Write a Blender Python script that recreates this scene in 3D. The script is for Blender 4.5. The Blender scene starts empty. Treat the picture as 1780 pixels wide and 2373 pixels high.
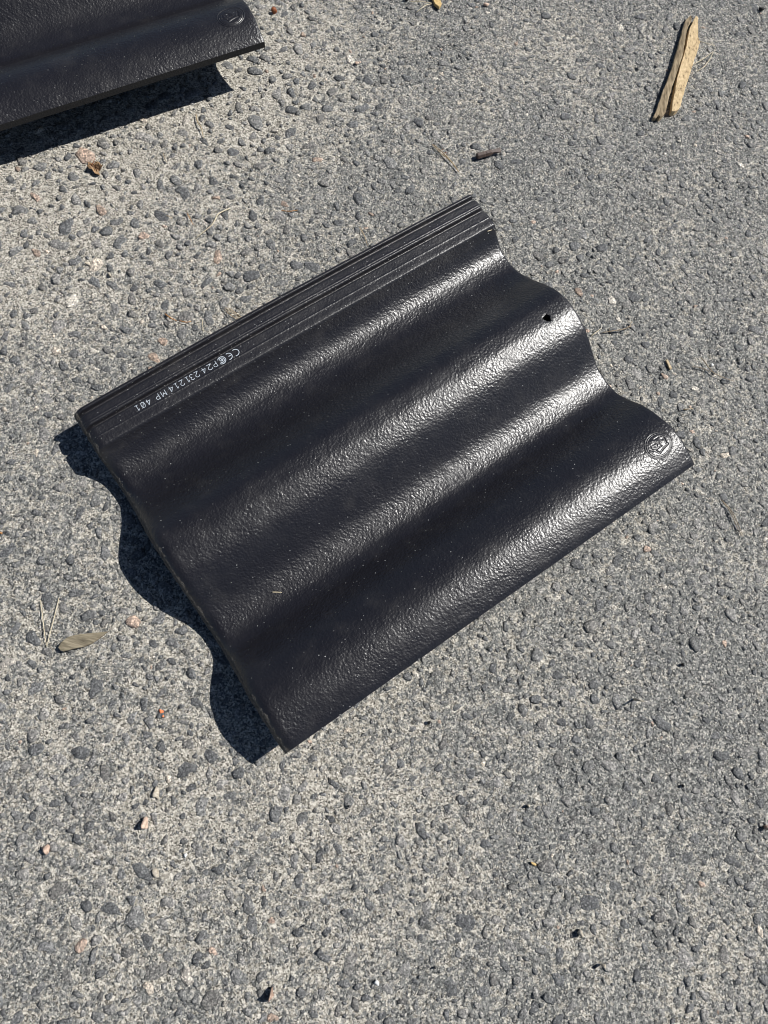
import bpy, bmesh, math, random
import numpy as np
from mathutils import Matrix, Vector
random.seed(7)
rng = np.random.default_rng(11)
MM = 0.001
SC = bpy.context.scene
COL = SC.collection

# ------------------------------------------------------------------ camera
CAM_H = 620.65
PITCH, ROLL, FPX = math.radians(16.5185), math.radians(13.8953), 1698.95
FWD = np.array([0, math.sin(PITCH), -math.cos(PITCH)])
_up = np.array([0, math.cos(PITCH), math.sin(PITCH)]); _rt = np.array([1.0, 0, 0])
RT = math.cos(ROLL) * _rt + math.sin(ROLL) * _up
UP = -math.sin(ROLL) * _rt + math.cos(ROLL) * _up
cam = bpy.data.cameras.new("camera")
cam.sensor_fit = 'VERTICAL'; cam.sensor_height = 36.0
cam.lens = 36.0 * FPX / 2373.0
cam.clip_start = 0.01; cam.clip_end = 400.0
cam_o = bpy.data.objects.new("camera", cam); COL.objects.link(cam_o)
cam_o.matrix_world = Matrix(((RT[0], UP[0], -FWD[0], 0), (RT[1], UP[1], -FWD[1], 0),
                             (RT[2], UP[2], -FWD[2], CAM_H * MM), (0, 0, 0, 1)))
SC.camera = cam_o

# ------------------------------------------------------------------ daylight
SUN_AZ, SUN_EL = math.radians(30.4), math.radians(50.0)
world = bpy.data.worlds.new("World"); SC.world = world; world.use_nodes = True
wn = world.node_tree.nodes; wl = world.node_tree.links
sky = wn.new("ShaderNodeTexSky"); sky.sky_type = 'NISHITA'; sky.sun_disc = False
sky.sun_elevation = SUN_EL; sky.sun_rotation = math.pi / 2 - SUN_AZ
sky.air_density = 0.75; sky.dust_density = 0.3; sky.ozone_density = 1.6
wl.new(sky.outputs[0], wn["Background"].inputs[0]); wn["Background"].inputs[1].default_value = 0.05
sun = bpy.data.lights.new("sun", 'SUN'); sun.energy = 5.0; sun.angle = math.radians(0.53); sun.color = (1.0, 0.975, 0.935)
sun_o = bpy.data.objects.new("sun", sun); COL.objects.link(sun_o)
SUN_D = Vector((math.cos(SUN_AZ) * math.cos(SUN_EL), math.sin(SUN_AZ) * math.cos(SUN_EL), math.sin(SUN_EL)))
sun_o.rotation_euler = SUN_D.to_track_quat('Z', 'Y').to_euler()
sun_o.location = SUN_D * 3
SC.view_settings.view_transform = 'Standard'; SC.view_settings.look = 'None'
SC.view_settings.exposure = 0.26; SC.view_settings.gamma = 1.0
SC.cycles.filter_width = 1.0; SC.cycles.max_bounces = 6; SC.cycles.diffuse_bounces = 3; SC.cycles.glossy_bounces = 3

def at(px, py, z=0.0):
    """place on the ground (height z, mm) seen at a spot of the photograph"""
    r = FWD + RT * (px - 890) / FPX - UP * (py - 1186.5) / FPX
    t = (z - CAM_H) / r[2]
    return np.array([r[0] * t, r[1] * t, z])

# ------------------------------------------------------------------ helpers
def vnoise(x, y, scale, seed):
    """smooth value noise, about -1..1; lattice hashed so any extent works"""
    def h(i, j):
        n = (i.astype(np.int64) * 374761393 + j.astype(np.int64) * 668265263 + seed * 1442695041) & 0x7fffffff
        n = ((n ^ (n >> 13)) * 1274126177) & 0x7fffffff
        n = (n ^ (n >> 16)) & 0xffff
        return n / 32767.5 - 1.0
    u = x / scale; v = y / scale
    i = np.floor(u); j = np.floor(v); f = u - i; g = v - j
    f = f * f * f * (f * (f * 6 - 15) + 10); g = g * g * g * (g * (g * 6 - 15) + 10)
    a = h(i, j) * (1 - f) + h(i + 1, j) * f
    b = h(i, j + 1) * (1 - f) + h(i + 1, j + 1) * f
    return a * (1 - g) + b * g

def mesh_np(name, verts, faces, smooth=True):
    """verts in mm, faces an (n,k) int array or list"""
    me = bpy.data.meshes.new(name)
    v = np.asarray(verts, dtype=np.float32) * MM
    if isinstance(faces, np.ndarray):
        n, k = faces.shape
        me.vertices.add(len(v)); me.vertices.foreach_set("co", v.ravel())
        me.loops.add(n * k); me.loops.foreach_set("vertex_index", faces.astype(np.int32).ravel())
        me.polygons.add(n); me.polygons.foreach_set("loop_start", np.arange(0, n * k, k, dtype=np.int32))
        me.update(calc_edges=True)
    else:
        me.from_pydata([tuple(map(float, p)) for p in v], [], [tuple(int(i) for i in f) for f in faces])
    me.polygons.foreach_set("use_smooth", np.full(len(me.polygons), smooth))
    me.update()
    return me

def obj(name, me, mat=None, parent=None):
    if mat is not None and not me.materials:
        me.materials.append(mat)
    o = bpy.data.objects.new(name, me); COL.objects.link(o)
    if parent is not None:
        o.parent = parent
    return o

def tag(o, label=None, cat=None, group=None, kind=None):
    if label: o["label"] = label
    if cat: o["category"] = cat
    if group: o["group"] = group
    if kind: o["kind"] = kind
    return o

def empty(name, loc_mm, label, cat, group=None):
    o = bpy.data.objects.new(name, None); COL.objects.link(o)
    o.empty_display_size = 0.01
    o.location = Vector(loc_mm) * MM
    return tag(o, label, cat, group)

# ------------------------------------------------------------------ materials
class NT:
    def __init__(s, name):
        s.m = bpy.data.materials.new(name); s.m.use_nodes = True
        s.t = s.m.node_tree; s.n = s.t.nodes; s.b = s.n["Principled BSDF"]
        s.pos = s.n.new("ShaderNodeNewGeometry").outputs["Position"]
    def link(s, a, b): s.t.links.new(a, b)
    def setin(s, sock, v):
        if hasattr(v, "links"): s.link(v, sock)
        else: sock.default_value = v
    def coord(s, obj_space=False, scale=None, rot=None):
        src = s.n.new("ShaderNodeTexCoord").outputs["Object"] if obj_space else s.pos
        if scale is None and rot is None: return src
        mp = s.n.new("ShaderNodeMapping")
        if scale: mp.inputs["Scale"].default_value = scale
        if rot: mp.inputs["Rotation"].default_value = rot
        s.link(src, mp.inputs["Vector"]); return mp.outputs[0]
    def noise(s, size_mm, detail=2.0, rough=0.5, vec=None, out="Fac", dist=0.0):
        n = s.n.new("ShaderNodeTexNoise"); s.link(vec or s.pos, n.inputs["Vector"])
        n.inputs["Scale"].default_value = 1000.0 / size_mm; n.inputs["Detail"].default_value = detail
        n.inputs["Roughness"].default_value = rough; n.inputs["Distortion"].default_value = dist
        return n.outputs[out]
    def voro(s, size_mm, out="Distance", vec=None, feature='F1', rnd=1.0):
        n = s.n.new("ShaderNodeTexVoronoi"); n.feature = feature; s.link(vec or s.pos, n.inputs["Vector"])
        n.inputs["Scale"].default_value = 1000.0 / size_mm; n.inputs["Randomness"].default_value = rnd
        return n.outputs[out]
    def math(s, op, a, b=0.0, c=0.0, clamp=False):
        n = s.n.new("ShaderNodeMath"); n.operation = op; n.use_clamp = clamp
        s.setin(n.inputs[0], a); s.setin(n.inputs[1], b); s.setin(n.inputs[2], c)
        return n.outputs[0]
    def step(s, x, lo, hi, a=0.0, b=1.0):
        n = s.n.new("ShaderNodeMapRange"); n.interpolation_type = 'SMOOTHSTEP'
        s.setin(n.inputs[0], x)
        for k, v in zip((1, 2, 3, 4), (lo, hi, a, b)): s.setin(n.inputs[k], v)
        return n.outputs[0]
    def ramp(s, x, stops, interp='LINEAR'):
        n = s.n.new("ShaderNodeValToRGB"); n.color_ramp.interpolation = interp
        e = n.color_ramp.elements
        while len(e) < len(stops): e.new(0.5)
        for k, (p, c) in enumerate(stops):
            e[k].position = p; e[k].color = (c[0], c[1], c[2], 1) if not isinstance(c, float) else (c, c, c, 1)
        s.setin(n.inputs[0], x); return n.outputs[0]
    def mix(s, f, a, b, mode='MIX'):
        n = s.n.new("ShaderNodeMix"); n.data_type = 'RGBA'; n.blend_type = mode
        s.setin(n.inputs[0], f)
        for k, v in ((6, a), (7, b)):
            s.setin(n.inputs[k], v if hasattr(v, "links") else (v[0], v[1], v[2], 1))
        return n.outputs[2]
    def attr(s, name, out="Fac"):
        n = s.n.new("ShaderNodeAttribute"); n.attribute_name = name; return n.outputs[out]
    def bump(s, h, dist_mm, strength=1.0, prev=None):
        n = s.n.new("ShaderNodeBump"); n.inputs["Distance"].default_value = dist_mm * MM
        n.inputs["Strength"].default_value = strength; s.link(h, n.inputs["Height"])
        if prev is not None: s.link(prev, n.inputs["Normal"])
        return n.outputs[0]
    def done(s, color=None, rough=0.6, normal=None, spec=0.5, **kw):
        if color is not None:
            s.setin(s.b.inputs["Base Color"], color if hasattr(color, "links") else (*color, 1))
        s.setin(s.b.inputs["Roughness"], rough)
        s.b.inputs["Specular IOR Level"].default_value = spec
        if normal is not None: s.link(normal, s.b.inputs["Normal"])
        for k, v in kw.items(): s.b.inputs[k.replace("_", " ")].default_value = v
        return s.m

def sand_colour(t):
    """pale sand: every grain its own tone, dark pores between"""
    g = t.voro(1.15, "Color"); sep = t.n.new("ShaderNodeSeparateColor"); t.link(g, sep.inputs[0])
    n = t.noise(0.9, 2.0, 0.6)
    v = t.math('ADD', t.math('MULTIPLY', sep.outputs[0], 0.66), t.math('MULTIPLY', n, 0.36))
    return t.ramp(v, [(0.15, (0.03, 0.028, 0.025)), (0.27, (0.13, 0.119, 0.10)), (0.41, (0.27, 0.252, 0.213)),
                      (0.62, (0.40, 0.374, 0.320)), (0.86, (0.64, 0.605, 0.535))]), v

def grey_grain(t, size):
    g = t.voro(size, "Color"); sep = t.n.new("ShaderNodeSeparateColor"); t.link(g, sep.inputs[0])
    return t.math('ADD', t.math('MULTIPLY', sep.outputs[1], 0.6), t.math('MULTIPLY', t.noise(0.9, 2.0, 0.6), 0.4))

def mat_ground():
    t = NT("asphalt_matrix")
    sandc, sv = sand_colour(t)
    gv = grey_grain(t, 1.25)
    bit = t.ramp(gv, [(0.16, (0.025, 0.026, 0.026)), (0.32, (0.08, 0.082, 0.08)), (0.52, (0.155, 0.157, 0.15)), (0.7, (0.26, 0.257, 0.238)), (0.86, (0.60, 0.565, 0.50))])
    m = t.math('ADD', t.math('ADD', t.math('MULTIPLY', t.noise(4.8, 3.0, 0.72), 0.85), t.math('MULTIPLY', t.attr("sand"), 0.42)),
               t.math('MULTIPLY', t.noise(14.0, 3.0, 0.6), 0.42))
    f = t.step(m, 0.665, 0.765)
    c = t.mix(f, bit, sandc)
    h = t.math('ADD', t.math('MULTIPLY', sv, 0.6), t.math('MULTIPLY', t.noise(2.6, 3.0, 0.65), 0.9))
    nb = t.bump(h, 1.0, 1.0)
    return t.done(c, 0.85, nb, 0.3)

def mat_stone(name, per_object):
    t = NT(name)
    if per_object:
        base = t.n.new("ShaderNodeObjectInfo").outputs["Color"]
    else:
        base = t.attr("tint", "Color")
    v = grey_grain(t, 1.2)
    k = t.ramp(v, [(0.18, (0.4, 0.4, 0.4)), (0.42, (0.95, 0.95, 0.95)), (0.66, (1.35, 1.34, 1.31)), (0.84, (2.7, 2.6, 2.5))])
    c = t.mix(1.0, base, k, 'MULTIPLY')
    sandc, sv = sand_colour(t)
    dust = t.step(t.math('ADD', t.math('MULTIPLY', t.noise(3.6, 3.0, 0.7), 0.9), t.math('MULTIPLY', t.noise(16.0, 2.0), 0.4)), 0.78, 0.92, 0.0, 0.55)
    c = t.mix(dust, c, sandc)
    nb = t.bump(t.math('ADD', t.math('MULTIPLY', v, 0.7), t.math('MULTIPLY', t.noise(2.8, 3.0, 0.65), 0.9)), 1.0, 1.0)
    return t.done(c, 0.7, nb, 0.4)

def mat_tile(name, dusty, relief=0.56):
    t = NT(name)
    n1 = t.noise(2.5, 2.0, 0.55); n2 = t.voro(1.85, feature='SMOOTH_F1'); n3 = t.noise(9.0, 2.0)
    amp = t.step(t.noise(38, 2), 0.3, 0.7, 0.75, 1.15)          # coating thicker here, thinner there
    h = t.math('ADD', t.math('MULTIPLY', t.math('ADD', t.math('MULTIPLY', n1, 0.70), t.math('MULTIPLY', n2, -0.42)), amp), t.math('MULTIPLY', n3, 0.5))
    nb = t.bump(h, relief, 1.0)
    def specks(size, r0, r1, lo, hi):
        cell = t.n.new("ShaderNodeTexVoronoi"); cell.inputs["Scale"].default_value = 1000 / size; t.link(t.pos, cell.inputs["Vector"])
        sep = t.n.new("ShaderNodeSeparateColor"); t.link(cell.outputs["Color"], sep.inputs[0])
        return t.math('MULTIPLY', t.step(cell.outputs["Distance"], r0, r1, 1.0, 0.0), t.step(sep.outputs[0], lo, hi))
    sp = t.math('MAXIMUM', specks(5.5, 0.05, 0.085, 0.35, 0.9), t.math('MULTIPLY', specks(2.6, 0.10, 0.17, 0.55 if dusty else 0.80, 1.0), 0.8 if dusty else 0.45))
    dust = t.step(t.noise(22, 4, 0.65), 0.48, 0.78, 0.0, 0.020 if not dusty else 0.035)
    base = t.mix(t.noise(30, 3), (0.0070, 0.0066, 0.0088), (0.0100, 0.0094, 0.0120))
    c = t.mix(dust, base, (0.45, 0.42, 0.37))
    c = t.mix(sp, c, (0.48, 0.48, 0.47))
    rough = t.math('ADD', t.math('ADD', 0.40 if dusty else 0.34, t.math('MULTIPLY', sp, 0.3)), t.step(t.noise(17, 3), 0.4, 0.75, 0.0, 0.06))
    return t.done(c, rough, nb, 0.62)

def mat_simple(name, stops, size=1.5, rough=0.7, bump=0.3, spec=0.4, stretch=None, rot=0.0, detail=4.0):
    t = NT(name)
    vec = t.coord(True, stretch, (0, 0, rot)) if stretch else None
    n = t.noise(size, detail, 0.62, vec)
    c = t.ramp(n, stops)
    return t.done(c, rough, t.bump(n, bump, 1.0), spec)

M_TILE = mat_tile('black_coated_concrete', False); M_STRIP = mat_tile('dusty_coated_concrete', True, 0.42); M_MARK = mat_tile('pressed_coated_concrete', False, 0.22)
M_RAW_BOUNCE = mat_simple("raw_concrete_with_bounce", [(0.3, (0.03, 0.027, 0.024)), (0.55, (0.10, 0.092, 0.082)), (0.75, (0.20, 0.185, 0.165))], 2.0, 0.85, 1.0)  # raw concrete, its colour also carrying ground light reflected in the tail edge
M_SIDE_SHADE = mat_simple("shaded_tile_side", [(0.3, (0.008, 0.008, 0.009)), (0.7, (0.022, 0.021, 0.021))], 1.6, 0.7, 0.4)  # shade of the unlit sides and underside is put into this dark colour
M_PRINT = mat_simple("white_ink", [(0.30, (0.22, 0.25, 0.28)), (0.48, (0.44, 0.49, 0.54)), (0.7, (0.58, 0.63, 0.68))], 1.3, 0.6, 0.02)
M_NEEDLE = mat_simple("dry_needle", [(0.3, (0.24, 0.17, 0.09)), (0.7, (0.52, 0.40, 0.24))], 3.0, 0.55, 0.05)
M_NEEDLE_RUST = mat_simple("rusty_needle", [(0.3, (0.22, 0.09, 0.03)), (0.7, (0.50, 0.25, 0.08))], 3.0, 0.55, 0.05)
M_STRAW = mat_simple("pale_straw", [(0.3, (0.42, 0.36, 0.24)), (0.7, (0.66, 0.58, 0.42))], 3.0, 0.6, 0.05)
M_TWIG = mat_simple("dry_twig", [(0.3, (0.13, 0.10, 0.07)), (0.7, (0.40, 0.32, 0.22))], 2.0, 0.75, 0.1)
M_BUD = mat_simple("bud_scale", [(0.3, (0.14, 0.04, 0.015)), (0.7, (0.34, 0.11, 0.04))], 1.0, 0.6, 0.1)
M_GREYWOOD = mat_simple("weathered_wood", [(0.3, (0.10, 0.078, 0.05)), (0.5, (0.34, 0.26, 0.16)), (0.72, (0.58, 0.46, 0.30))], 2.2, 0.8, 0.5, 0.3, (0.09, 1.0, 1.0))
M_TANWOOD = mat_simple("tan_wood_face", [(0.3, (0.10, 0.07, 0.04)), (0.43, (0.46, 0.34, 0.19)), (0.7, (0.66, 0.51, 0.31))], 2.0, 0.8, 0.3, 0.3, (0.45, 1.0, 1.0))
M_YELLOWWOOD = mat_simple("yellow_wood", [(0.3, (0.36, 0.24, 0.09)), (0.7, (0.66, 0.48, 0.22))], 2.0, 0.7, 0.2)
M_RUST = mat_simple("brown_patina_steel", [(0.3, (0.035, 0.024, 0.02)), (0.6, (0.085, 0.058, 0.046)), (0.8, (0.16, 0.115, 0.09))], 1.6, 0.5, 0.12, 0.5)
M_LEAF = mat_simple("dry_leaf", [(0.3, (0.10, 0.05, 0.025)), (0.55, (0.30, 0.19, 0.10)), (0.75, (0.56, 0.42, 0.27))], 5.0, 0.7, 0.3)
M_BARK = mat_simple("grey_bark_sliver", [(0.3, (0.06, 0.05, 0.034)), (0.5, (0.19, 0.162, 0.112)), (0.75, (0.33, 0.285, 0.20))], 2.5, 0.8, 0.6, 0.3, (0.12, 1.0, 1.0))
M_PINK = mat_simple("pink_granite", [(0.3, (0.36, 0.25, 0.19)), (0.6, (0.62, 0.46, 0.36)), (0.8, (0.76, 0.65, 0.55))], 2.2, 0.7, 0.4)
M_PALE = mat_simple("pale_stone", [(0.3, (0.30, 0.26, 0.20)), (0.7, (0.58, 0.52, 0.43))], 2.0, 0.75, 0.4)
M_BROWNSTONE = mat_simple("brown_stone", [(0.3, (0.13, 0.085, 0.065)), (0.55, (0.36, 0.25, 0.19)), (0.75, (0.62, 0.50, 0.42))], 3.0, 0.75, 0.5)
M_WHITE = mat_simple("white_chip", [(0.3, (0.62, 0.62, 0.60)), (0.7, (0.85, 0.85, 0.83))], 2.0, 0.6, 0.2)
M_BLACK = mat_simple("black_crumb", [(0.3, (0.008, 0.008, 0.008)), (0.7, (0.03, 0.029, 0.028))], 1.2, 0.75, 0.3)
M_ORANGE = mat_simple("orange_paint", [(0.3, (0.70, 0.16, 0.05)), (0.7, (0.85, 0.27, 0.11))], 2.0, 0.6, 0.1)

# ------------------------------------------------------------------ the ground
def blob(x, y, px, py, rpx):
    c = at(px, py); e = at(px + rpx, py)
    r = np.hypot(e[0] - c[0], e[1] - c[1])
    return np.exp(-((x - c[0]) ** 2 + (y - c[1]) ** 2) / (r * r))

def sandiness(x, y):
    s = 0.02 + 0.42 * blob(x, y, 150, 380, 420) + 0.34 * blob(x, y, 620, 190, 240) + 0.18 * blob(x, y, 150, 1350, 420) \
        + 0.22 * blob(x, y, 650, 1750, 360) + 0.16 * blob(x, y, 250, 2150, 420) + 0.14 * blob(x, y, 1650, 2250, 260) \
        + 0.16 * blob(x, y, 1330, 90, 160) + 0.12 * blob(x, y, 980, 1650, 250) + 0.10 * blob(x, y, 900, 2200, 300)
    return s + 0.10 * vnoise(x, y, 55, 3) + 0.07 * vnoise(x, y, 23, 4)

def proudness(x, y):
    p = 0.20 + 0.78 * blob(x, y, 300, 420, 520) + 0.42 * blob(x, y, 150, 1500, 480) + 0.30 * blob(x, y, 250, 2150, 430) \
        + 0.25 * blob(x, y, 1650, 2200, 420) - 0.26 * blob(x, y, 720, 1800, 260) - 0.12 * blob(x, y, 1250, 250, 300)
    return np.clip(p, 0.08, 1.0)

def ground_z(x, y):
    z = 0.40 * vnoise(x, y, 31, 1) + 0.25 * vnoise(x, y, 13, 2) + 0.28 * vnoise(x, y, 6.1, 5) + 0.24 * vnoise(x, y, 3.2, 6)
    pit = np.clip(vnoise(x, y, 7.5, 8) * 0.6 + vnoise(x, y, 3.7, 9) * 0.6 - 0.55, 0, 1)
    return z - 0.5 - pit * 3.2 * (1.2 - proudness(x, y) * 0.8)

X0, X1, Y0, Y1, STEP = -590.0, 440.0, -320.0, 985.0, 1.6
def axis(a, b):
    core = np.arange(a, b + 0.1, STEP)
    grow = []; d = STEP; q = 0.0
    while q < 60000: d *= 1.45; q += d; grow.append(q)
    grow = np.array(grow)
    return np.concatenate([(a - grow)[::-1], core, core[-1] + grow])
gx, gy = axis(X0, X1), axis(Y0, Y1)
GX, GY = np.meshgrid(gx, gy)
GZ = ground_z(GX, GY)
far = np.maximum(np.maximum(X0 - GX, GX - X1), np.maximum(Y0 - GY, GY - Y1)).clip(0)
GZ = GZ * np.exp(-far / 40.0) - 0.4 * (1 - np.exp(-far / 40.0))
nx, ny = len(gx), len(gy)
idx = np.arange(nx * ny).reshape(ny, nx)
gf = np.stack([idx[:-1, :-1], idx[:-1, 1:], idx[1:, 1:], idx[1:, :-1]], -1).reshape(-1, 4)
gme = mesh_np("ground", np.stack([GX.ravel(), GY.ravel(), GZ.ravel()], 1), gf)
sa = gme.attributes.new("sand", 'FLOAT', 'POINT'); sa.data.foreach_set("value", sandiness(GX, GY).ravel().astype(np.float32))
ground = obj("ground", gme, mat_ground())
tag(ground, "worn grey asphalt with pale sand between dark embedded stones", kind="structure")

# ------------------------------------------------------------------ embedded stones
def ico(sub):
    bm = bmesh.new(); bmesh.ops.create_icosphere(bm, subdivisions=sub, radius=1.0)
    bm.verts.ensure_lookup_table()
    v = np.array([p.co[:] for p in bm.verts]); f = np.array([[q.index for q in p.verts] for p in bm.faces]); bm.free()
    return v, f
def rock_shape(sub, seed, keep=-0.2, planes=11, soft=9.0, flat=None):
    r = np.random.default_rng(seed); v, f = ico(sub)
    pn = r.normal(size=(planes, 3)); pn /= np.linalg.norm(pn, axis=1)[:, None]; pd = r.uniform(0.62, 1.0, planes)
    if flat: pn = np.vstack([pn, [[0.06, 0.03, 1]]]); pd = np.append(pd, flat)
    q = np.clip(v @ pn.T / pd, 0.02, None)
    v = v / ((q ** soft).sum(1) ** (1 / soft))[:, None]
    v *= (1 + 0.045 * r.normal(size=len(v)))[:, None]
    a = np.arctan2(v[:, 1], v[:, 0]); ph = r.uniform(0, 6.28, 4)
    v[:, :2] *= (1 + 0.15 * np.sin(2 * a + ph[0]) + 0.12 * np.sin(3 * a + ph[1]) + 0.07 * np.sin(5 * a + ph[2]))[:, None]
    v[:, 2] *= 1 + 0.10 * np.sin(3.1 * v[:, 0] + ph[3]) * np.sin(2.7 * v[:, 1] + ph[0])
    v[:, :2] /= np.abs(v[:, :2]).max()
    if keep is not None:
        ok = v[:, 2] > keep
        fk = ok[f].any(1); f = f[fk]
        used = np.unique(f); mp = -np.ones(len(v), int); mp[used] = np.arange(len(used))
        v = v[used]; f = mp[f]
    return v, f
PROTO = [rock_shape(2, 100 + i, planes=8, soft=14.0, flat=0.55) for i in range(16)]
PROTO_S = [rock_shape(1, 200 + i, planes=8, soft=14.0, flat=0.65) for i in range(12)]

def place_stones():
    cell = 12.0; grid = {}; out = []
    def ok(x, y, r, k):
        ci, cj = int(x // cell), int(y // cell)
        for i in range(ci - 2, ci + 3):
            for j in range(cj - 2, cj + 3):
                for (a, b, c) in grid.get((i, j), ()):
                    if (a - x) ** 2 + (b - y) ** 2 < (k * (c + r)) ** 2: return False
        return True
    def throw(n, r0, r1, k, dens):
        xs = rng.uniform(X0 + 8, X1 - 8, n); ys = rng.uniform(Y0 + 8, Y1 - 8, n)
        rs = r0 + (r1 - r0) * rng.random(n) ** 1.6; rs.sort(); rs = rs[::-1]
        sd = sandiness(xs, ys); pr = proudness(xs, ys); keep = rng.random(n) < dens(sd, pr)
        for x, y, r, s, p, q in zip(xs, ys, rs * np.where(rs > 2.9, 0.88 + 0.36 * pr, 1.0), sd, pr, keep):
            if q and ok(x, y, r, k):
                grid.setdefault((int(x // cell), int(y // cell)), []).append((x, y, r)); out.append((x, y, r, s, p))
    throw(9000, 4.9, 8.4, 0.90, lambda s, p: np.clip(0.45 + 0.55 * p, 0, 1))
    throw(26000, 2.9, 5.0, 0.84, lambda s, p: np.clip(0.7 + 0.4 * p, 0, 1))
    throw(26000, 1.6, 2.9, 0.82, lambda s, p: np.clip(0.9 - 0.5 * s, 0.2, 1))
    return out
STONES = place_stones()
TINTS = np.array([(0.095, 0.098, 0.100), (0.115, 0.117, 0.118), (0.135, 0.136, 0.134), (0.16, 0.158, 0.153), (0.13, 0.127, 0.121),
                  (0.19, 0.186, 0.178), (0.085, 0.088, 0.091)])
ODD = np.array([(0.34, 0.26, 0.21), (0.42, 0.37, 0.31), (0.30, 0.28, 0.25), (0.46, 0.43, 0.38), (0.26, 0.20, 0.16)])
def stone_tint(x, y):
    w = blob(np.array(x), np.array(y), 330, 700, 260) + 0.8 * blob(np.array(x), np.array(y), 1550, 900, 320)
    if random.random() < 0.025 + 0.10 * float(w): return ODD[random.randrange(len(ODD))]
    return TINTS[random.randrange(len(TINTS))] * random.uniform(0.9, 1.15)

def stone_pose(x, y, r, s, p):
    rot = random.uniform(0, 6.283); sx = r * random.uniform(1.0, 1.28); sy = r * random.uniform(0.72, 0.98)
    top = (0.30 + 1.9 * p * random.uniform(0.25, 1.0)) * min(1.0, 0.4 + r / 9.0)
    sz = max(top * 2.2, r * (0.22 + 0.34 * p))
    zc = float(ground_z(np.array(x), np.array(y)).clip(-0.8, 0.6)) * 0.6 - 0.15 + top - sz * 0.55
    return rot, sx, sy, sz, zc
# which show largest: nearer the camera and inside the picture
def score(st):
    x, y, r, s, p = st
    d = np.array([x, y, -CAM_H]); dz = d @ FWD
    px = 890 + FPX * (d @ RT) / dz; py = 1186.5 - FPX * (d @ UP) / dz
    inside = -10 < px < 1790 and -10 < py < 2383
    return (r * (0.5 + 0.5 * p) * FPX / dz) if inside else -1
order = sorted(range(len(STONES)), key=lambda i: -score(STONES[i]))
BIG = set(order[:300])
M_STONE_O = mat_stone("aggregate_stone", True); M_STONE_S = mat_stone("aggregate_stone_small", False)
proto_me = []
for v, f in PROTO:
    me = mesh_np("stone", v, f); me.materials.append(M_STONE_O); proto_me.append(me)
for i in sorted(BIG):
    st = STONES[i]; rot, sx, sy, sz, zc = stone_pose(*st)
    o = bpy.data.objects.new("stone", proto_me[random.randrange(len(proto_me))]); COL.objects.link(o); o.parent = ground
    o.location = (st[0] * MM, st[1] * MM, zc * MM); o.rotation_euler = (random.uniform(-.06, .06), random.uniform(-.06, .06), rot); o.scale = (sx, sy, sz)
    c = stone_tint(st[0], st[1]); o.color = (c[0], c[1], c[2], 1)
V, F, T = [], [], []; off = 0
for i, st in enumerate(STONES):
    if i in BIG: continue
    rot, sx, sy, sz, zc = stone_pose(*st)
    v, f = PROTO[random.randrange(16)] if st[2] > 3.6 else PROTO_S[random.randrange(12)]
    w = v * (sx, sy, sz); c, s = math.cos(rot), math.sin(rot)
    V.append(np.stack([w[:, 0] * c - w[:, 1] * s + st[0], w[:, 0] * s + w[:, 1] * c + st[1], w[:, 2] + zc], 1))
    F.append(f + off); off += len(v); tc = stone_tint(st[0], st[1])
    T.append(np.tile([tc[0], tc[1], tc[2], 1.0], (len(v), 1)))
sme = mesh_np("aggregate", np.concatenate(V), np.concatenate(F))
ta = sme.attributes.new("tint", 'FLOAT_COLOR', 'POINT'); ta.data.foreach_set("color", np.concatenate(T).astype(np.float32).ravel())
tag(obj("aggregate", sme, M_STONE_S, ground), kind="stuff")
print("stones", len(STONES), "tris", sum(len(f) for f in F))

# ------------------------------------------------------------------ the roof tile
TL, TW, TTH = 420.0, 330.0, 10.0
KU = np.array([0, 1.2, 2.6, 3.6, 4.3, 5.6, 6.8, 7.5, 8.4, 10, 14, 15, 16, 17, 18, 18.7, 19.3, 20.4, 21.3, 22, 23, 26, 30.2, 31, 31.8, 36, 39.2, 40.6, 42.2, 44.5,
               48, 53, 60, 67, 75, 82, 90, 98, 107, 118, 128, 140, 151, 163, 173, 181, 190, 197, 205, 217, 228, 237, 251, 263, 275, 288, 297, 305, 313, 320, 326, 330])
KZ = np.array([38.6, 39.8, 40.0, 39.3, 36.2, 35.6, 36.0, 38.4, 39.5, 39.6, 39.5, 39.9, 39.5, 39.9, 39.5, 38.6, 36.0, 35.6, 36.2, 38.6, 39.4, 39.3, 39.2, 39.55, 39.2, 39.1, 38.8, 37.6, 35.0, 31.6,
               27.2, 22.6, 18.8, 17.3, 17.0, 18.2, 21.4, 25.8, 32.3, 40.3, 46.6, 50.6, 50.7, 48.2, 44.6, 39.6, 32.4, 26.6, 21.2, 17.3, 16.3, 18.6, 28.4, 37.8, 44.6, 48.9, 49.9, 49.3, 47.6, 45.2, 42.7, 40.0])
def pchip(x, xk, yk):
    h = np.diff(xk); dl = np.diff(yk) / h; m = np.zeros_like(yk)
    for i in range(1, len(xk) - 1):
        if dl[i - 1] * dl[i] > 0:
            w1 = 2 * h[i] + h[i - 1]; w2 = h[i] + 2 * h[i - 1]; m[i] = (w1 + w2) / (w1 / dl[i - 1] + w2 / dl[i])
    m[0], m[-1] = dl[0], dl[-1]
    i = np.clip(np.searchsorted(xk, x) - 1, 0, len(h) - 1); t = (x - xk[i]) / h[i]
    return (2*t**3-3*t*t+1)*yk[i] + (t**3-2*t*t+t)*h[i]*m[i] + (-2*t**3+3*t*t)*yk[i+1] + (t**3-t*t)*h[i]*m[i+1]
_uf = np.linspace(0, TW, 1321); _zf = pchip(_uf, KU, KZ)
_zs = np.convolve(np.pad(_zf, 24, mode='edge'), np.hanning(49) / np.hanning(49).sum(), 'valid')
_w = np.clip((_uf - 44) / 10, 0, 1) * np.clip((326 - _uf) / 4, 0, 1)
_zf = _zf * (1 - _w) + _zs * _w
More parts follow.
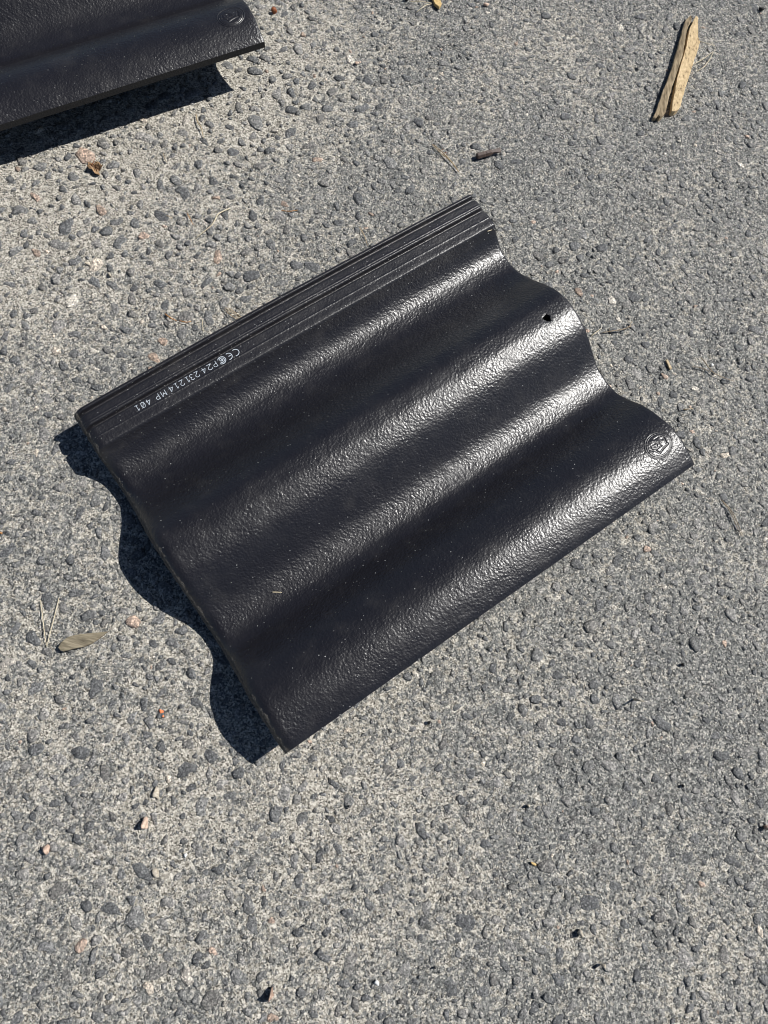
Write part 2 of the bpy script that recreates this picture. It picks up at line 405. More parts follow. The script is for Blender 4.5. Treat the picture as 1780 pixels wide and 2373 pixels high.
def prof(u): return np.interp(u, _uf, _zf)
HOLE = (149.9, 392.3, 3.6)

def tile_top(u, v):
    z = prof(u)
    r = 11.0; e = np.clip(r - v, 0, r)
    z = z - (r - np.sqrt(np.maximum(r * r - e * e, 0))) * 0.9
    e2 = np.clip(2.0 - (TL - v), 0, 2.0); z = z - e2 * e2 * 0.25
    return z
def tile_grid(us, vs, hole=None):
    U, Vv = np.meshgrid(us, vs)
    bow = 2.2 * np.sin(np.pi * np.clip(Vv / TL, 0, 1)) * np.clip(1 - U / 60, 0, 1)      # moulded edge bows out a little
    rag = 0.35 * vnoise(U * 1.0, Vv * 0 + 7, 4.0, 21)
    Vd = np.where(Vv < 1, Vv + rag, np.where(Vv > TL - 1, Vv + rag * 2.2 * np.where(vnoise(U, U * 0 + 3, 9, 22) > 0.3, 1.0, 0.5), Vv))
    zt = tile_top(U, Vv) + 0.14 * vnoise(U, Vv * 0.35, 22, 23) + 0.09 * vnoise(U, Vv * 0.5, 8, 24)
    lip = np.clip((U - 290) / 40, 0, 1); th = TTH - 3.6 * lip
    zb = np.where(U < 42, np.minimum(prof(U), 39.0) - 11 , prof(U) - th)
    zb = np.minimum(zb, zt - 1.0)
    # local x = along the tile, local y = -u
    top = np.stack([Vd, -(U - bow), zt], -1).reshape(-1, 3); bot = np.stack([Vd, -(U - bow), zb], -1).reshape(-1, 3)
    nu, nv = len(us), len(vs); n = nu * nv; I = np.arange(n).reshape(nv, nu)
    q = np.stack([I[:-1, :-1], I[1:, :-1], I[1:, 1:], I[:-1, 1:]], -1).reshape(-1, 4)   # up: x=v,y=-u
    walls = []
    if hole is not None:
        du = U.ravel() - hole[0]; dv = Vv.ravel() - hole[1]; rr = np.hypot(du, dv); an = np.arctan2(dv, du)
        R = hole[2] * (1 + 0.10 * np.sin(3 * an + 1) + 0.07 * np.sin(5 * an))
        inside = rr < R * 0.98
        gone = inside[q].any(1); qq = q[gone]; q = q[~gone]
        e = {}
        for f in qq:
            for a, b in zip(f, np.roll(f, -1)): e[(a, b)] = 1
        rim = [(a, b) for (a, b) in e if (b, a) not in e]
        for k in set(x for ab in rim for x in ab):
            s = R[k] / rr[k]
            nu_, nv_ = hole[0] + du[k] * s, hole[1] + dv[k] * s
            for arr in (top, bot): arr[k, 0] = nv_; arr[k, 1] = -nu_
            top[k, 2] -= 0.25
        walls += [(a, b, b + n, a + n) for a, b in rim]
    verts = np.concatenate([top, bot]); faces = [q, q[:, ::-1] + n]
    tail = I[0]; head = I[-1]; c0 = I[:, 0]; c1 = I[:, -1]
    def wall(a, rev):
        w = np.stack([a[:-1], a[1:], a[1:] + n, a[:-1] + n], -1); return w[:, ::-1] if rev else w
    ends = [wall(tail, False), wall(head, True)]
    if us[0] == 0: ends.append(wall(c0, True))
    if us[-1] == TW: ends.append(wall(c1, False))
    if walls: ends.append(np.array(walls))
    k0 = len(q); allf = np.concatenate(faces + ends)
    mi = np.zeros(len(allf), np.int32); mi[k0:] = 2; mi[2 * k0:2 * k0 + len(tail) * 2 - 2] = 1
    vq = Vv.ravel()[q].max(1); mi[:k0][vq < 3.6 + 1.1 * vnoise(U.ravel()[q].mean(1), vq * 0, 6.0, 25) + 0.8 * vnoise(U.ravel()[q].mean(1), vq * 0, 2.2, 26)] = 1  # rounded tail edge takes the lighter tone, painting in the reflected ground
    return verts, allf, mi
def tile_mesh(name, us, hole=None, mat=None):
    vs = np.concatenate([np.linspace(0, 9.4, 19), np.arange(10.5, 382, 1.6), np.arange(383, 402, 0.8), np.arange(403, 417, 1.4), [418, 419, 419.6, 420]])
    v, f, mi = tile_grid(us, vs, hole)
    me = mesh_np(name, v, f); me.materials.append(mat or M_TILE); me.materials.append(M_RAW_BOUNCE); me.materials.append(M_SIDE_SHADE)
    me.polygons.foreach_set("material_index", mi)
    bm = bmesh.new(); bm.from_mesh(me)
    bmesh.ops.recalc_face_normals(bm, faces=bm.faces[:])
    for e in bm.edges:
        if len(e.link_faces) == 2 and e.link_faces[0].material_index != e.link_faces[1].material_index and not any(p.co.x < 0.003 for p in e.verts): e.smooth = False
        elif len(e.link_faces) == 2 and e.calc_face_angle(0) > 1.0: e.smooth = False
    bm.to_mesh(me); bm.free()
    return me
def place_matrix(bx, by, th, ta_, tb_, z0=0.0):
    c, s = math.cos(th), math.sin(th)
    ex = Vector((c, s, ta_)).normalized(); eu = Vector((s, -c, tb_)); ez = eu.cross(ex) * -1
    ez = Vector(ex).cross(-eu).normalized(); ey = ez.cross(ex).normalized()
    return Matrix(((ex.x, ey.x, ez.x, bx * MM), (ex.y, ey.y, ez.y, by * MM), (ex.z, ey.z, ez.z, z0 * MM), (0, 0, 0, 1)))

US_STRIP = np.concatenate([np.arange(0, 46.01, 0.46)])
US_PAN = np.concatenate([np.arange(US_STRIP[-1], 140, 1.3), np.arange(140.6, 160, 0.8), np.arange(161, 328.6, 1.3), [329.2, 329.7, 330.0]])
strip_me = tile_mesh("interlock_strip", US_STRIP, None, M_STRIP)
pan_me = tile_mesh("tile_pan", US_PAN, HOLE)

# emblem: round pressed mark near the head end, drawn in the ring's own axes
def seg_d(x, y, pts):
    d = np.full(x.shape, 9.0)
    for (ax, ay), (bx, by) in zip(pts[:-1], pts[1:]):
        l = (bx - ax) ** 2 + (by - ay) ** 2 + 1e-9
        t = np.clip(((x - ax) * (bx - ax) + (y - ay) * (by - ay)) / l, 0, 1)
        d = np.minimum(d, np.hypot(x - ax - t * (bx - ax), y - ay - t * (by - ay)))
    return d
MC = (299.1, 398.6)
def emblem_mesh():
    g = np.linspace(-1.08, 1.08, 97); A, B = np.meshgrid(g, g); R = np.hypot(A, B)
    U = MC[0] + 6.1 * A - 9.6 * B; Vv = MC[1] + 11.3 * A + 8.0 * B
    gro = lambda d, w: np.exp(-(d / w) ** 2)
    h = 0.42 * np.clip((1.03 - R) / 0.05, 0, 1)
    h -= 0.62 * gro(R - 0.92, 0.045) + 0.3 * gro(R - 0.80, 0.03)
    h -= 0.60 * gro(seg_d(A, B, [(-0.66, -0.42), (-0.2, -0.44), (0.08, -0.62), (0.34, -0.26), (0.66, 0.04), (0.5, 0.10), (0.42, 0.36), (0.34, 0.5)]), 0.06)
    h -= 0.45 * gro(seg_d(A, B, [(-0.62, -0.1), (-0.48, -0.36), (-0.2, -0.34), (0.05, -0.16), (0.2, -0.1)]), 0.05)
    h -= 0.40 * gro(seg_d(A, B, [(-0.46, 0.0), (-0.3, 0.1), (-0.12, 0.02), (-0.16, -0.16), (-0.36, -0.14)]), 0.045)
    h -= 0.5 * gro(np.hypot(A - 0.22, B - 0.42), 0.1) + 0.3 * gro(seg_d(A, B, [(-0.3, 0.42), (-0.02, 0.6), (0.2, 0.62)]), 0.05)
    h += 0.35 * gro(seg_d(A, B, [(-0.5, 0.3), (-0.2, 0.3), (0.05, 0.2), (0.15, 0.05)]), 0.07)
    Z = tile_top(U, Vv) + 0.26 + 0.72 * h - 0.6 * np.clip((R - 1.0) / 0.06, 0, 1)
    n = len(g); I = np.arange(n * n).reshape(n, n)
    q = np.stack([I[:-1, :-1], I[:-1, 1:], I[1:, 1:], I[1:, :-1]], -1).reshape(-1, 4)
    q = q[(R.ravel()[q] < 1.08).all(1)]
    used = np.unique(q); mp = -np.ones(n * n, int); mp[used] = np.arange(len(used))
    P = np.stack([Vv, -U, Z], -1).reshape(-1, 3)[used]
    return mesh_np("maker_mark", P, mp[q])
emblem_me = emblem_mesh(); emblem_me.materials.append(M_MARK)

# printed line, plotted with thin strokes
def arc(cx, cy, rx, ry, a0, a1, n=14):
    return [(cx + rx * math.cos(math.radians(a0 + (a1 - a0) * i / n)), cy + ry * math.sin(math.radians(a0 + (a1 - a0) * i / n))) for i in range(n + 1)]
GLY = {
 '1': [[(0.15, 0.78), (0.45, 1.0), (0.45, 0.0)], [(0.15, 0.0), (0.75, 0.0)]],
 '2': [arc(0.45, 0.72, 0.4, 0.28, 165, -30) + [(0.05, 0.0), (0.88, 0.0)]],
 '3': [arc(0.42, 0.75, 0.38, 0.25, 150, -85, 10) + arc(0.42, 0.25, 0.42, 0.26, 85, -150, 12)],
 '4': [[(0.68, 0.0), (0.68, 1.0), (0.05, 0.3), (0.92, 0.3)]],
 '0': [arc(0.45, 0.5, 0.38, 0.5, 0, 360, 20), [(0.1, 0.05), (0.8, 0.95)]],
 'P': [[(0.1, 0.0), (0.1, 1.0), (0.5, 1.0)] + arc(0.5, 0.74, 0.36, 0.26, 85, -85, 8) + [(0.1, 0.48)]],
 'M': [[(0.05, 0.0), (0.05, 1.0), (0.45, 0.4), (0.85, 1.0), (0.85, 0.0)]],
 'C': [arc(0.62, 0.5, 0.6, 0.6, 75, 285, 16)],
 'E': [arc(0.62, 0.5, 0.6, 0.6, 75, 285, 16), [(0.05, 0.5), (0.6, 0.5)]],
 'o': [arc(0.5, 0.5, 0.62, 0.66, 35, 325, 20), arc(0.5, 0.5, 0.40, 0.42, 40, 330, 14), [(0.35, 0.32), (0.72, 0.5), (0.4, 0.68), (0.35, 0.32)]],
}
LINE = [('C', 1344, 1262, 1.25), ('E', 1262, 1190, 1.25), ('o', 1178, 1100, 1.15), ('P', 1085, 1030, 1), ('2', 1028, 965, 1), ('4', 960, 905, 1), ('2', 880, 822, 1),
        ('3', 818, 768, 1), ('1', 770, 715, 1), ('2', 708, 652, 1), ('1', 645, 590, 1), ('4', 588, 530, 1), ('M', 505, 440, 1), ('P', 432, 378, 1),
        ('4', 335, 278, 1), ('0', 273, 216, 1), ('1', 210, 155, 1)]
def print_mesh():
    verts, faces = [], []; layer = 0
    for ch, xa, xb, hs in LINE:
        va = 147.7 - (1344 - xa) / 1189 * 102.2; vb = 147.7 - (1344 - xb) / 1189 * 102.2; hh = 5.0
        for st in GLY[ch]:
            layer += 1
            P = np.array([(va + (vb - va) * (0.08 + 0.84 * x), 26.6 + (y - 0.5) * hh) for x, y in st])   # (v, u)
            w = 0.22 if hs == 1 else 0.29
            for k in range(len(P) - 1):
                d = P[k + 1] - P[k]; d = d / (np.linalg.norm(d) + 1e-9); n_ = np.array([-d[1], d[0]]); b0 = len(verts)
                for q, e in ((P[k], -0.5), (P[k + 1], 0.5)):
                    for sgn in (1, -1):
                        v_, u_ = q + d * w * e + n_ * w * sgn
                        verts.append((v_, -u_ + 2.2 * math.sin(math.pi * v_ / TL) * max(0, 1 - u_ / 60), float(prof(u_)) + 0.30 + 0.004 * (k % 24) + 0.1 * (layer % 2)))
                faces.append((b0, b0 + 1, b0 + 3, b0 + 2))
    return mesh_np("printed_code", verts, faces, False)
print_me = print_mesh(); print_me.materials.append(M_PRINT)

def box_mesh(name, lo, hi, taper=1.0):
    bm = bmesh.new(); bmesh.ops.create_cube(bm, size=1.0)
    for p in bm.verts:
        k = taper if p.co.z < 0 else 1.0
        p.co = Vector([((lo[i] + hi[i]) / 2 + p.co[i] * (hi[i] - lo[i]) * (k if i < 2 else 1)) * MM for i in range(3)])
    bmesh.ops.bevel(bm, geom=bm.edges[:], offset=0.9 * MM, segments=2, affect='EDGES')
    me = bpy.data.meshes.new(name); bm.to_mesh(me); bm.free(); me.materials.append(M_RAW_BOUNCE); return me
rib_me = []
for uc_ in (74.0, 227.0):
    for va, vb in ((24, 36), (378, 392)):
        zt = float(prof(uc_)) - TTH + 1.0
        rib_me.append(box_mesh("underside_nib", (va, -uc_ - 14, 0.2), (vb, -uc_ + 14, zt), 0.8))

def build_tile(label, matrix, printed):
    root = bpy.data.objects.new("roof_tile", None); COL.objects.link(root); root.empty_display_size = 0.05
    tag(root, label, "roof tile", "black concrete roof tiles lying on the asphalt")
    root.matrix_world = matrix
    obj("tile_pan", pan_me, None, root); obj("interlock_strip", strip_me, None, root); obj("maker_mark", emblem_me, None, root)
    if printed: obj("printed_code", print_me, None, root)
    for m in rib_me: obj("underside_nib", m, None, root)
    return root
M1 = place_matrix(-273.85, 190.37, math.radians(48.02), -0.0055, 0.0046)
build_tile("whole glossy black wavy roof tile in the middle with white printed code on its ribbed edge", M1, True)
TH2 = math.radians(39.2); B2 = 0.0225
c2, s2 = math.cos(TH2), math.sin(TH2)
D2 = np.array([-224.2, 607.7]); O2 = D2 - 420 * np.array([c2, s2]) - 330 * np.array([s2, -c2])
build_tile("black roof tile cut off by the picture edge, raised off the asphalt over a deep shadow", place_matrix(O2[0], O2[1], TH2, 0.006, B2, -0.5), False)

# ------------------------------------------------------------------ litter helpers
def tube(name, pts, rad, mat, parent=None, sides=6, taper=0.5, wob=0.0):
    P = [np.array(p, float) for p in pts]
    if len(P) > 2:                                   # smooth the line (Catmull-Rom)
        Q = []; ext = [2 * P[0] - P[1]] + P + [2 * P[-1] - P[-2]]
        for i in range(1, len(ext) - 2):
            for t in (0, 0.25, 0.5, 0.75):
                a, b, c, d = ext[i - 1:i + 3]
                Q.append(0.5 * (2 * b + (c - a) * t + (2 * a - 5 * b + 4 * c - d) * t * t + (3 * b - a - 3 * c + d) * t ** 3))
        Q.append(P[-1]); P = Q
    n = len(P); V_, F_ = [], []
    for i, p in enumerate(P):
        d = P[min(i + 1, n - 1)] - P[max(i - 1, 0)]; d = d / (np.linalg.norm(d) + 1e-9)
        s_ = np.cross(d, [0, 0, 1.0]); s_ /= np.linalg.norm(s_) + 1e-9; u_ = np.cross(s_, d)
        t = i / (n - 1); r = rad * (1 - (1 - taper) * abs(2 * t - 0.7) ** 2 * 0.6) * (1 + wob * random.uniform(-1, 1))
        for k in range(sides):
            a = 2 * math.pi * k / sides; V_.append(p + (s_ * math.cos(a) + u_ * math.sin(a)) * r)
    for i in range(n - 1):
        for k in range(sides):
            F_.append((i * sides + k, i * sides + (k + 1) % sides, (i + 1) * sides + (k + 1) % sides, (i + 1) * sides + k))
    F_.append(tuple(range(sides))[::-1]); F_.append(tuple((n - 1) * sides + k for k in range(sides)))
    base = np.zeros(3)
    if parent is not None: base = np.array(parent.location) / MM
    return obj(name, mesh_np(name, np.array(V_) - base, F_), mat, parent)
def line(px, z0=1.6, z1=None, lift=1.2):
    n = len(px); out = []
    for i, (x, y) in enumerate(px):
        t = i / max(1, n - 1); z = z0 + ((z1 if z1 is not None else z0) - z0) * t + lift * 4 * t * (1 - t)
        out.append(at(x, y, z))
    return out
def needles(name, part, lines, rad, mat, label, cat, group=None, **kw):
    c = np.mean([at(*p) for l in lines for p in l], axis=0)
    root = empty(name, (c[0], c[1], 0), label, cat, group)
    for l in lines: tube(part, line(l, **kw), rad, mat, root)
    return root
def rock(name, px, py, rx, ry, hmm, mat, label, cat, group=None, seed=0, rot=None, sub=2, sink=0.35, z=0.6):
    p = at(px, py); s = np.linalg.norm(at(px + 1, py) - p)
    v, f = rock_shape(sub, 500 + seed, keep=None, planes=9, soft=10)
    o = obj(name, mesh_np(name, v * (rx * s, ry * s, hmm * 0.62), f, sub > 1), mat)
    o.location = (p[0] * MM, p[1] * MM, (z + hmm * (0.62 - sink)) * MM); o.rotation_euler = (0, 0, ROLL + (rot or 0.0))
    return tag(o, label, cat, group)
def slab(name, px, z0, z1, mat, parent=None, warp=None, bev=0.35):
    """flat irregular piece with an outline and real thickness; heights in mm"""
    P = [at(x, y, z1) for x, y in px]
    base = np.array(parent.location) / MM if parent is not None else np.mean(P, axis=0) * (1, 1, 0)
    bm = bmesh.new()
    vs = [bm.verts.new(Vector((p - base) * MM)) for p in P]
    fc = bm.faces.new(vs)
    if fc.normal.z < 0: fc.normal_flip()
    r = bmesh.ops.extrude_face_region(bm, geom=[fc])
    low = [g for g in r['geom'] if isinstance(g, bmesh.types.BMVert)]
    for p in low: p.co.z = (z0 - base[2]) * MM
    bmesh.ops.recalc_face_normals(bm, faces=bm.faces[:])
    if warp is not None:
        for p in bm.verts:
            p.co.z += warp(p.co.x / MM + base[0], p.co.y / MM + base[1]) * MM
    if bev: bmesh.ops.bevel(bm, geom=[e for e in bm.edges], offset=bev * MM, segments=1, affect='EDGES', clamp_overlap=True)
    bmesh.ops.triangulate(bm, faces=[f for f in bm.faces if len(f.verts) > 4])
    me = bpy.data.meshes.new(name); bm.to_mesh(me); bm.free()
    o = obj(name, me, mat, parent)
    if parent is None: o.location = Vector(base) * MM
    return o

GN = "dry pine needles scattered on the asphalt"
# ---- split wood splinter, top right
zs = lambda l: [(1450 + x / 5.027, y / 5.027) for x, y in l]
def jag(l, amp, seed):
    r = random.Random(seed); out = []
    for i, p in enumerate(l):
        q = l[(i + 1) % len(l)]; out.append(p); n = int(math.hypot(q[0] - p[0], q[1] - p[1]) // 60)
        for k in range(1, n + 1):
            t = k / (n + 1); out.append((p[0] + (q[0] - p[0]) * t + r.uniform(-amp, amp), p[1] + (q[1] - p[1]) * t + r.uniform(-amp, amp)))
    return out
wl_ = [(335, 1335), (368, 1345), (392, 1320), (408, 1352), (436, 1336), (470, 1300), (500, 1150), (560, 960), (615, 790), (660, 660), (700, 450), (735, 300), (775, 225), (772, 150), (745, 178), (715, 200), (650, 420), (590, 640), (530, 830), (440, 1060), (365, 1280)]
wr_ = [(535, 1292), (575, 1296), (620, 1270), (650, 1200), (690, 1040), (760, 830), (800, 690), (850, 560), (868, 490), (846, 420), (848, 200), (822, 178), (795, 225), (775, 275), (745, 330), (722, 440), (700, 560), (655, 705), (628, 800), (600, 900), (570, 1080), (545, 1200)]
c = at(*zs([(620, 740)])[0])
wood = empty("wood_splinter", (c[0], c[1], 0), "long tan wood splinter split along its length, at the upper right", "wood splinter")
wdir = at(*zs([(760, 200)])[0]) - at(*zs([(420, 1300)])[0]); wang = math.atan2(wdir[1], wdir[0])
wood.rotation_euler = (0, 0, 0)
wn_ = np.array([-math.sin(wang), math.cos(wang)])
fibre = lambda x, y: 0.35 * float(vnoise(np.array((x * wn_[0] + y * wn_[1]) * 1.0), np.array((x * math.cos(wang) + y * math.sin(wang)) * 0.05), 1.6, 31))
M_GREYWOOD.node_tree.nodes["Mapping"].inputs["Rotation"].default_value = (0, 0, -wang)
M_TANWOOD.node_tree.nodes["Mapping"].inputs["Rotation"].default_value = (0, 0, -wang)
for mt in (M_GREYWOOD, M_TANWOOD): mt.node_tree.nodes["Mapping"].vector_type = 'TEXTURE'; mt.node_tree.nodes["Mapping"].inputs["Scale"].default_value = (9.0 if mt is M_GREYWOOD else 2.2, 1, 1)
slope = lambda x, y: -0.42 * max(0.0, ((x - c[0]) * wn_[0] + (y - c[1]) * wn_[1]) - 0.5) + fibre(x, y)
a = slab("weathered_strip", zs(jag(wl_, 4, 1)), 0.4, 8.0, M_GREYWOOD, wood, warp=slope); a["label"] = "greyer weathered strip left of the crack"
a = slab("split_face", zs(jag(wr_, 4, 2)), 0.4, 7.2, M_TANWOOD, wood, warp=fibre); a["label"] = "paler tan face right of the crack"

needles("pine_needle_pair", "needle", [[(1607, 149), (1629, 137), (1653, 119)], [(1616, 165), (1633, 153), (1645, 137), (1653, 121)]], 0.42, M_STRAW,
        "pale curved pine needle pair poking out beside the tan wood splinter", "pine needles", GN)
# ---- pair with bud scales and the bit
nb = needles("pine_needle_pair", "needle", [[(1001, 334), (1022, 355), (1045, 374), (1063, 399)], [(1005, 335), (1028, 355), (1049, 377), (1064, 398)]], 0.5, M_NEEDLE,
        "brown pine needle pair with reddish bud scales left of the screwdriver bit", "pine needles", GN)
for k, (x, y) in enumerate([(1023, 350), (1026, 346), (1036, 357), (1033, 354)]):
    v, f = rock_shape(1, 70 + k, keep=None); p = at(x, y, 2.4)
    o = obj("bud_scale", mesh_np("bud_scale", v * (1.1, 0.7, 0.6), f), M_BUD, nb)
    o.location = Vector(p) * MM - nb.location; o.rotation_euler = (0.4, 0.5, k * 1.1)

def bit_part(name, rings, parent, mat):
    """rings: (x, list of (y,z))"""
    V_, F_ = [], []; n = len(rings[0][1])
    for x, r in rings: V_ += [(x, y, z) for y, z in r]
    for i in range(len(rings) - 1):
        for k in range(n): F_.append((i * n + k, i * n + (k + 1) % n, (i + 1) * n + (k + 1) % n, (i + 1) * n + k))
    F_.append(tuple(range(n))[::-1]); F_.append(tuple((len(rings) - 1) * n + k for k in range(n)))
    return obj(name, mesh_np(name, V_, F_, False), mat, parent)
hexr = lambda r: [(r * math.cos(math.radians(60 * k)), r * math.sin(math.radians(60 * k))) for k in range(6)]
pa, pb = at(1105, 362, 3.4), at(1160, 347, 3.4); dl = np.linalg.norm(pb - pa); bd = math.atan2(pb[1] - pa[1], pb[0] - pa[0])
bit = empty("screwdriver_bit", (pa[0], pa[1], 3.4), "small brown hex screwdriver bit with a flared flat tip on the asphalt", "screwdriver bit")
bit.rotation_euler = (math.radians(8), 0, bd)
k_ = dl / 25.0
bit_part("hex_shank", [(0, hexr(2.7)), (0.6, hexr(3.25)), (7.6 * k_, hexr(3.25)), (8.0 * k_, hexr(2.95)), (9.2 * k_, hexr(2.95)), (9.6 * k_, hexr(3.25)), (14.2 * k_, hexr(3.25)), (15.2 * k_, hexr(2.6))], bit, M_RUST)
sq = lambda w, h: [(w, 0), (w * 0.8, h), (-w * 0.8, h), (-w, 0), (-w * 0.8, -h), (w * 0.8, -h)]
bit_part("flat_tip", [(15.2 * k_ + 0.01, sq(2.3, 2.0)), (17.2 * k_, sq(1.9, 1.7)), (19.5 * k_, sq(2.1, 1.35)), (22.5 * k_, sq(2.8, 0.9)), (25 * k_, sq(2.9, 0.55))], bit, M_RUST)

# ---- needles and straws near the upper left and the tile's ribbed edge
needles("pine_needle_pair", "needle", [[(94, 1391), (100, 1440), (104, 1475), (109, 1499)], [(137, 1385), (126, 1430), (113, 1480), (109, 1498)]], 0.34, M_STRAW,
        "pale pine needle pair spread in a V above the grey bark sliver", "pine needles", GN)
tag(tube("pine_needle", line([(382, 727), (396, 737), (409, 743)]), 0.62, M_NEEDLE_RUST), "rust orange pine needle with its end near a paler needle, left of the ribbed edge", "pine needle", GN)
tag(tube("pine_needle", line([(416, 743), (430, 746.5), (443, 745)]), 0.5, M_NEEDLE_RUST), "ochre pine needle lying nearly level beside a rust orange one", "pine needle", GN)
tag(tube("pine_needle", line([(469, 741), (471, 769)]), 0.4, M_STRAW), "short pale upright needle between ochre needle and ribbed tile edge", "pine needle", GN)
needles("pine_needle_bundle", "needle", [[(521, 712), (541, 727), (562, 741)], [(528, 712), (546, 725), (564, 738)], [(520, 716), (536, 731), (556, 742)]], 0.36, M_NEEDLE,
        "bundle of three brown needles touching the ribbed tile edge", "pine needles", GN, z0=2.0)
tag(tube("straw", line([(532, 483), (507, 495), (498, 510), (488, 524), (452, 553)], lift=2.0), 0.55, M_STRAW), "long bent pale straw above the middle of the ribbed tile edge", "straw")
tag(tube("pine_needle", line([(434, 495), (441, 507), (448, 521)]), 0.4, M_NEEDLE_RUST), "thin reddish needle just left of the long bent straw", "pine needle", GN)
tag(tube("pine_needle", line([(385, 499), (401, 506)]), 0.42, M_NEEDLE), "short brown needle farther left of the long bent straw", "pine needle", GN)
tag(tube("pine_needle", line([(652, 488), (672, 489.5), (691, 486.5)]), 0.45, M_NEEDLE_RUST), "level orange needle above the ribbed edge near the middle", "pine needle", GN)
tag(tube("pine_needle", line([(833, 526), (844, 545), (852, 569)]), 0.4, M_NEEDLE), "dark tan needle slanting above the upper half of the ribbed edge", "pine needle", GN)
tag(tube("twig", line([(454, 264), (458, 283), (466, 295), (472, 320)]), 0.5, M_NEEDLE), "thin brown twig below the raised tile's shadow", "twig")
tag(tube("twig", line([(378, 355), (382, 367), (388, 378)]), 0.45, M_TWIG), "short dark twig between the crumpled leaf and the thin brown twig", "twig")
# ---- right of the tile
tw = empty("branched_twig", tuple(at(1435, 764) * (1, 1, 0)), "branched dry twig right of the tile's nail hole", "twig", None)
tube("stem", line([(1396, 771), (1413, 768), (1435, 764.5), (1451, 761), (1460, 754), (1464, 744)], z0=1.8, lift=1.5), 0.55, M_TWIG, tw)
tube("branch", line([(1450, 761), (1460, 757), (1470, 751)], z0=3.0, lift=0.4), 0.38, M_TWIG, tw)
tube("branch", line([(1413, 768), (1412, 759)], z0=2.6, lift=0), 0.4, M_TWIG, tw)
tag(tube("pine_needle", line([(1370, 779), (1380, 771), (1393, 761)]), 0.42, M_STRAW), "pale needle between the tile end and the branched twig", "pine needle", GN)
o = slab("wood_stick", [(1543, 834), (1548, 832.5), (1558, 853), (1553, 857)], 0.6, 2.2, M_NEEDLE); tag(o, "short flat tan stick right of the tile's lower valley end", "stick")
tw = empty("forked_twig", tuple(at(1655, 862) * (1, 1, 0)), "thin forked twig beside a white flake near the right edge", "twig")
tube("stem", line([(1625, 828), (1635, 841), (1644, 853), (1657, 866), (1682, 877), (1701, 883)], z0=1.6, lift=1.5), 0.5, M_TWIG, tw)
tube("branch", line([(1603, 850), (1619, 851), (1632, 855), (1650, 862)], z0=1.6, lift=1.0), 0.42, M_TWIG, tw)
rock("white_flake", 1649, 847, 5, 5, 1.6, M_WHITE, "white flake beside the forked twig", "flake", None, 1)
tag(tube("pine_needle", line([(1584, 949), (1606, 947)]), 0.6, M_NEEDLE), "short thick level needle right of the maker mark", "pine needle", GN)
needles("pine_needle_pair", "needle", [[(1671, 1158), (1692, 1179), (1704, 1201), (1714, 1223), (1723, 1244)], [(1673, 1160), (1691, 1184), (1702, 1207), (1710, 1225), (1720, 1242)]], 0.45, M_TWIG,
        "bent grey brown needle pair at the right edge below the maker mark", "pine needles", GN)
tag(tube("pine_needle", line([(1620, 95), (1657, 106)]), 0.35, M_STRAW), "faint straight needle right of the wood splinter's middle", "pine needle", GN)
# ---- top edge
o = slab("wood_chip", [(998, -14), (1016, -12), (1024, 8), (1018, 16), (1008, 8)], 0.5, 4.0, M_YELLOWWOOD); tag(o, "yellow wood chip at the top edge of the picture", "wood chip")
needles("pine_needle_pair", "needle", [[(948, 4), (972, 3), (1000, 7)], [(1000, 9), (985, 13), (964, 29)]], 0.45, M_STRAW,
        "pale needle pair meeting at the yellow wood chip", "pine needles", GN)
# ---- crumpled leaf
def crumple(name, px, py, rpx, mat, seed, hmm):
    r = random.Random(seed); p0 = at(px, py); s = np.linalg.norm(at(px + 1, py) - p0); R = rpx * s
    V_, F_ = [(0, 0, hmm * 0.5)], []; nA, nR = 22, 5
    ph = [r.uniform(0, 6.28) for _ in range(6)]
    for j in range(1, nR + 1):
        for i in range(nA):
            a = 2 * math.pi * i / nA
            rr = R * j / nR * (1 + 0.28 * math.sin(3 * a + ph[0]) + 0.2 * math.sin(5 * a + ph[1]) + (0.22 * r.uniform(-1, 1) if j == nR else 0))
            z = hmm * (0.35 + 0.45 * math.sin(2 * a + ph[2]) * j / nR + 0.3 * math.sin(4 * a + ph[3] + j) * j / nR + 0.12 * r.uniform(-1, 1))
            V_.append((rr * math.cos(a) * 1.15, rr * math.sin(a) * 0.8, max(0.3, z)))
    for i in range(nA): F_.append((0, 1 + i, 1 + (i + 1) % nA))
    for j in range(nR - 1):
        for i in range(nA):
            a = 1 + j * nA; F_.append((a + i, a + nA + i, a + nA + (i + 1) % nA, a + (i + 1) % nA))
    n = len(V_); V2 = V_ + [(x, y, z - 0.35) for x, y, z in V_]; F2 = F_ + [tuple(k + n for k in f)[::-1] for f in F_]
    e0 = 1 + (nR - 1) * nA
    for i in range(nA): F2.append((e0 + i, e0 + n + i, e0 + n + (i + 1) % nA, e0 + (i + 1) % nA))
    o = obj(name, mesh_np(name, V2, F2, False), mat); o.location = (p0[0] * MM, p0[1] * MM, 0.9 * MM); o.rotation_euler = (0, 0, -0.5)
    return o
lf = empty("crumpled_leaf", tuple(at(222, 390) * (1, 1, 0)), "small crumpled brown leaf below the raised tile's shadow", "leaf")
o = crumple("leaf_blade", 222, 392, 16, M_LEAF, 5, 6.5); o.parent = lf; o.location -= lf.location
tube("leaf_stalk", [at(212, 384, 5.5), at(217, 375, 7.5), at(219, 369, 8.5)], 0.45, M_BUD, lf)
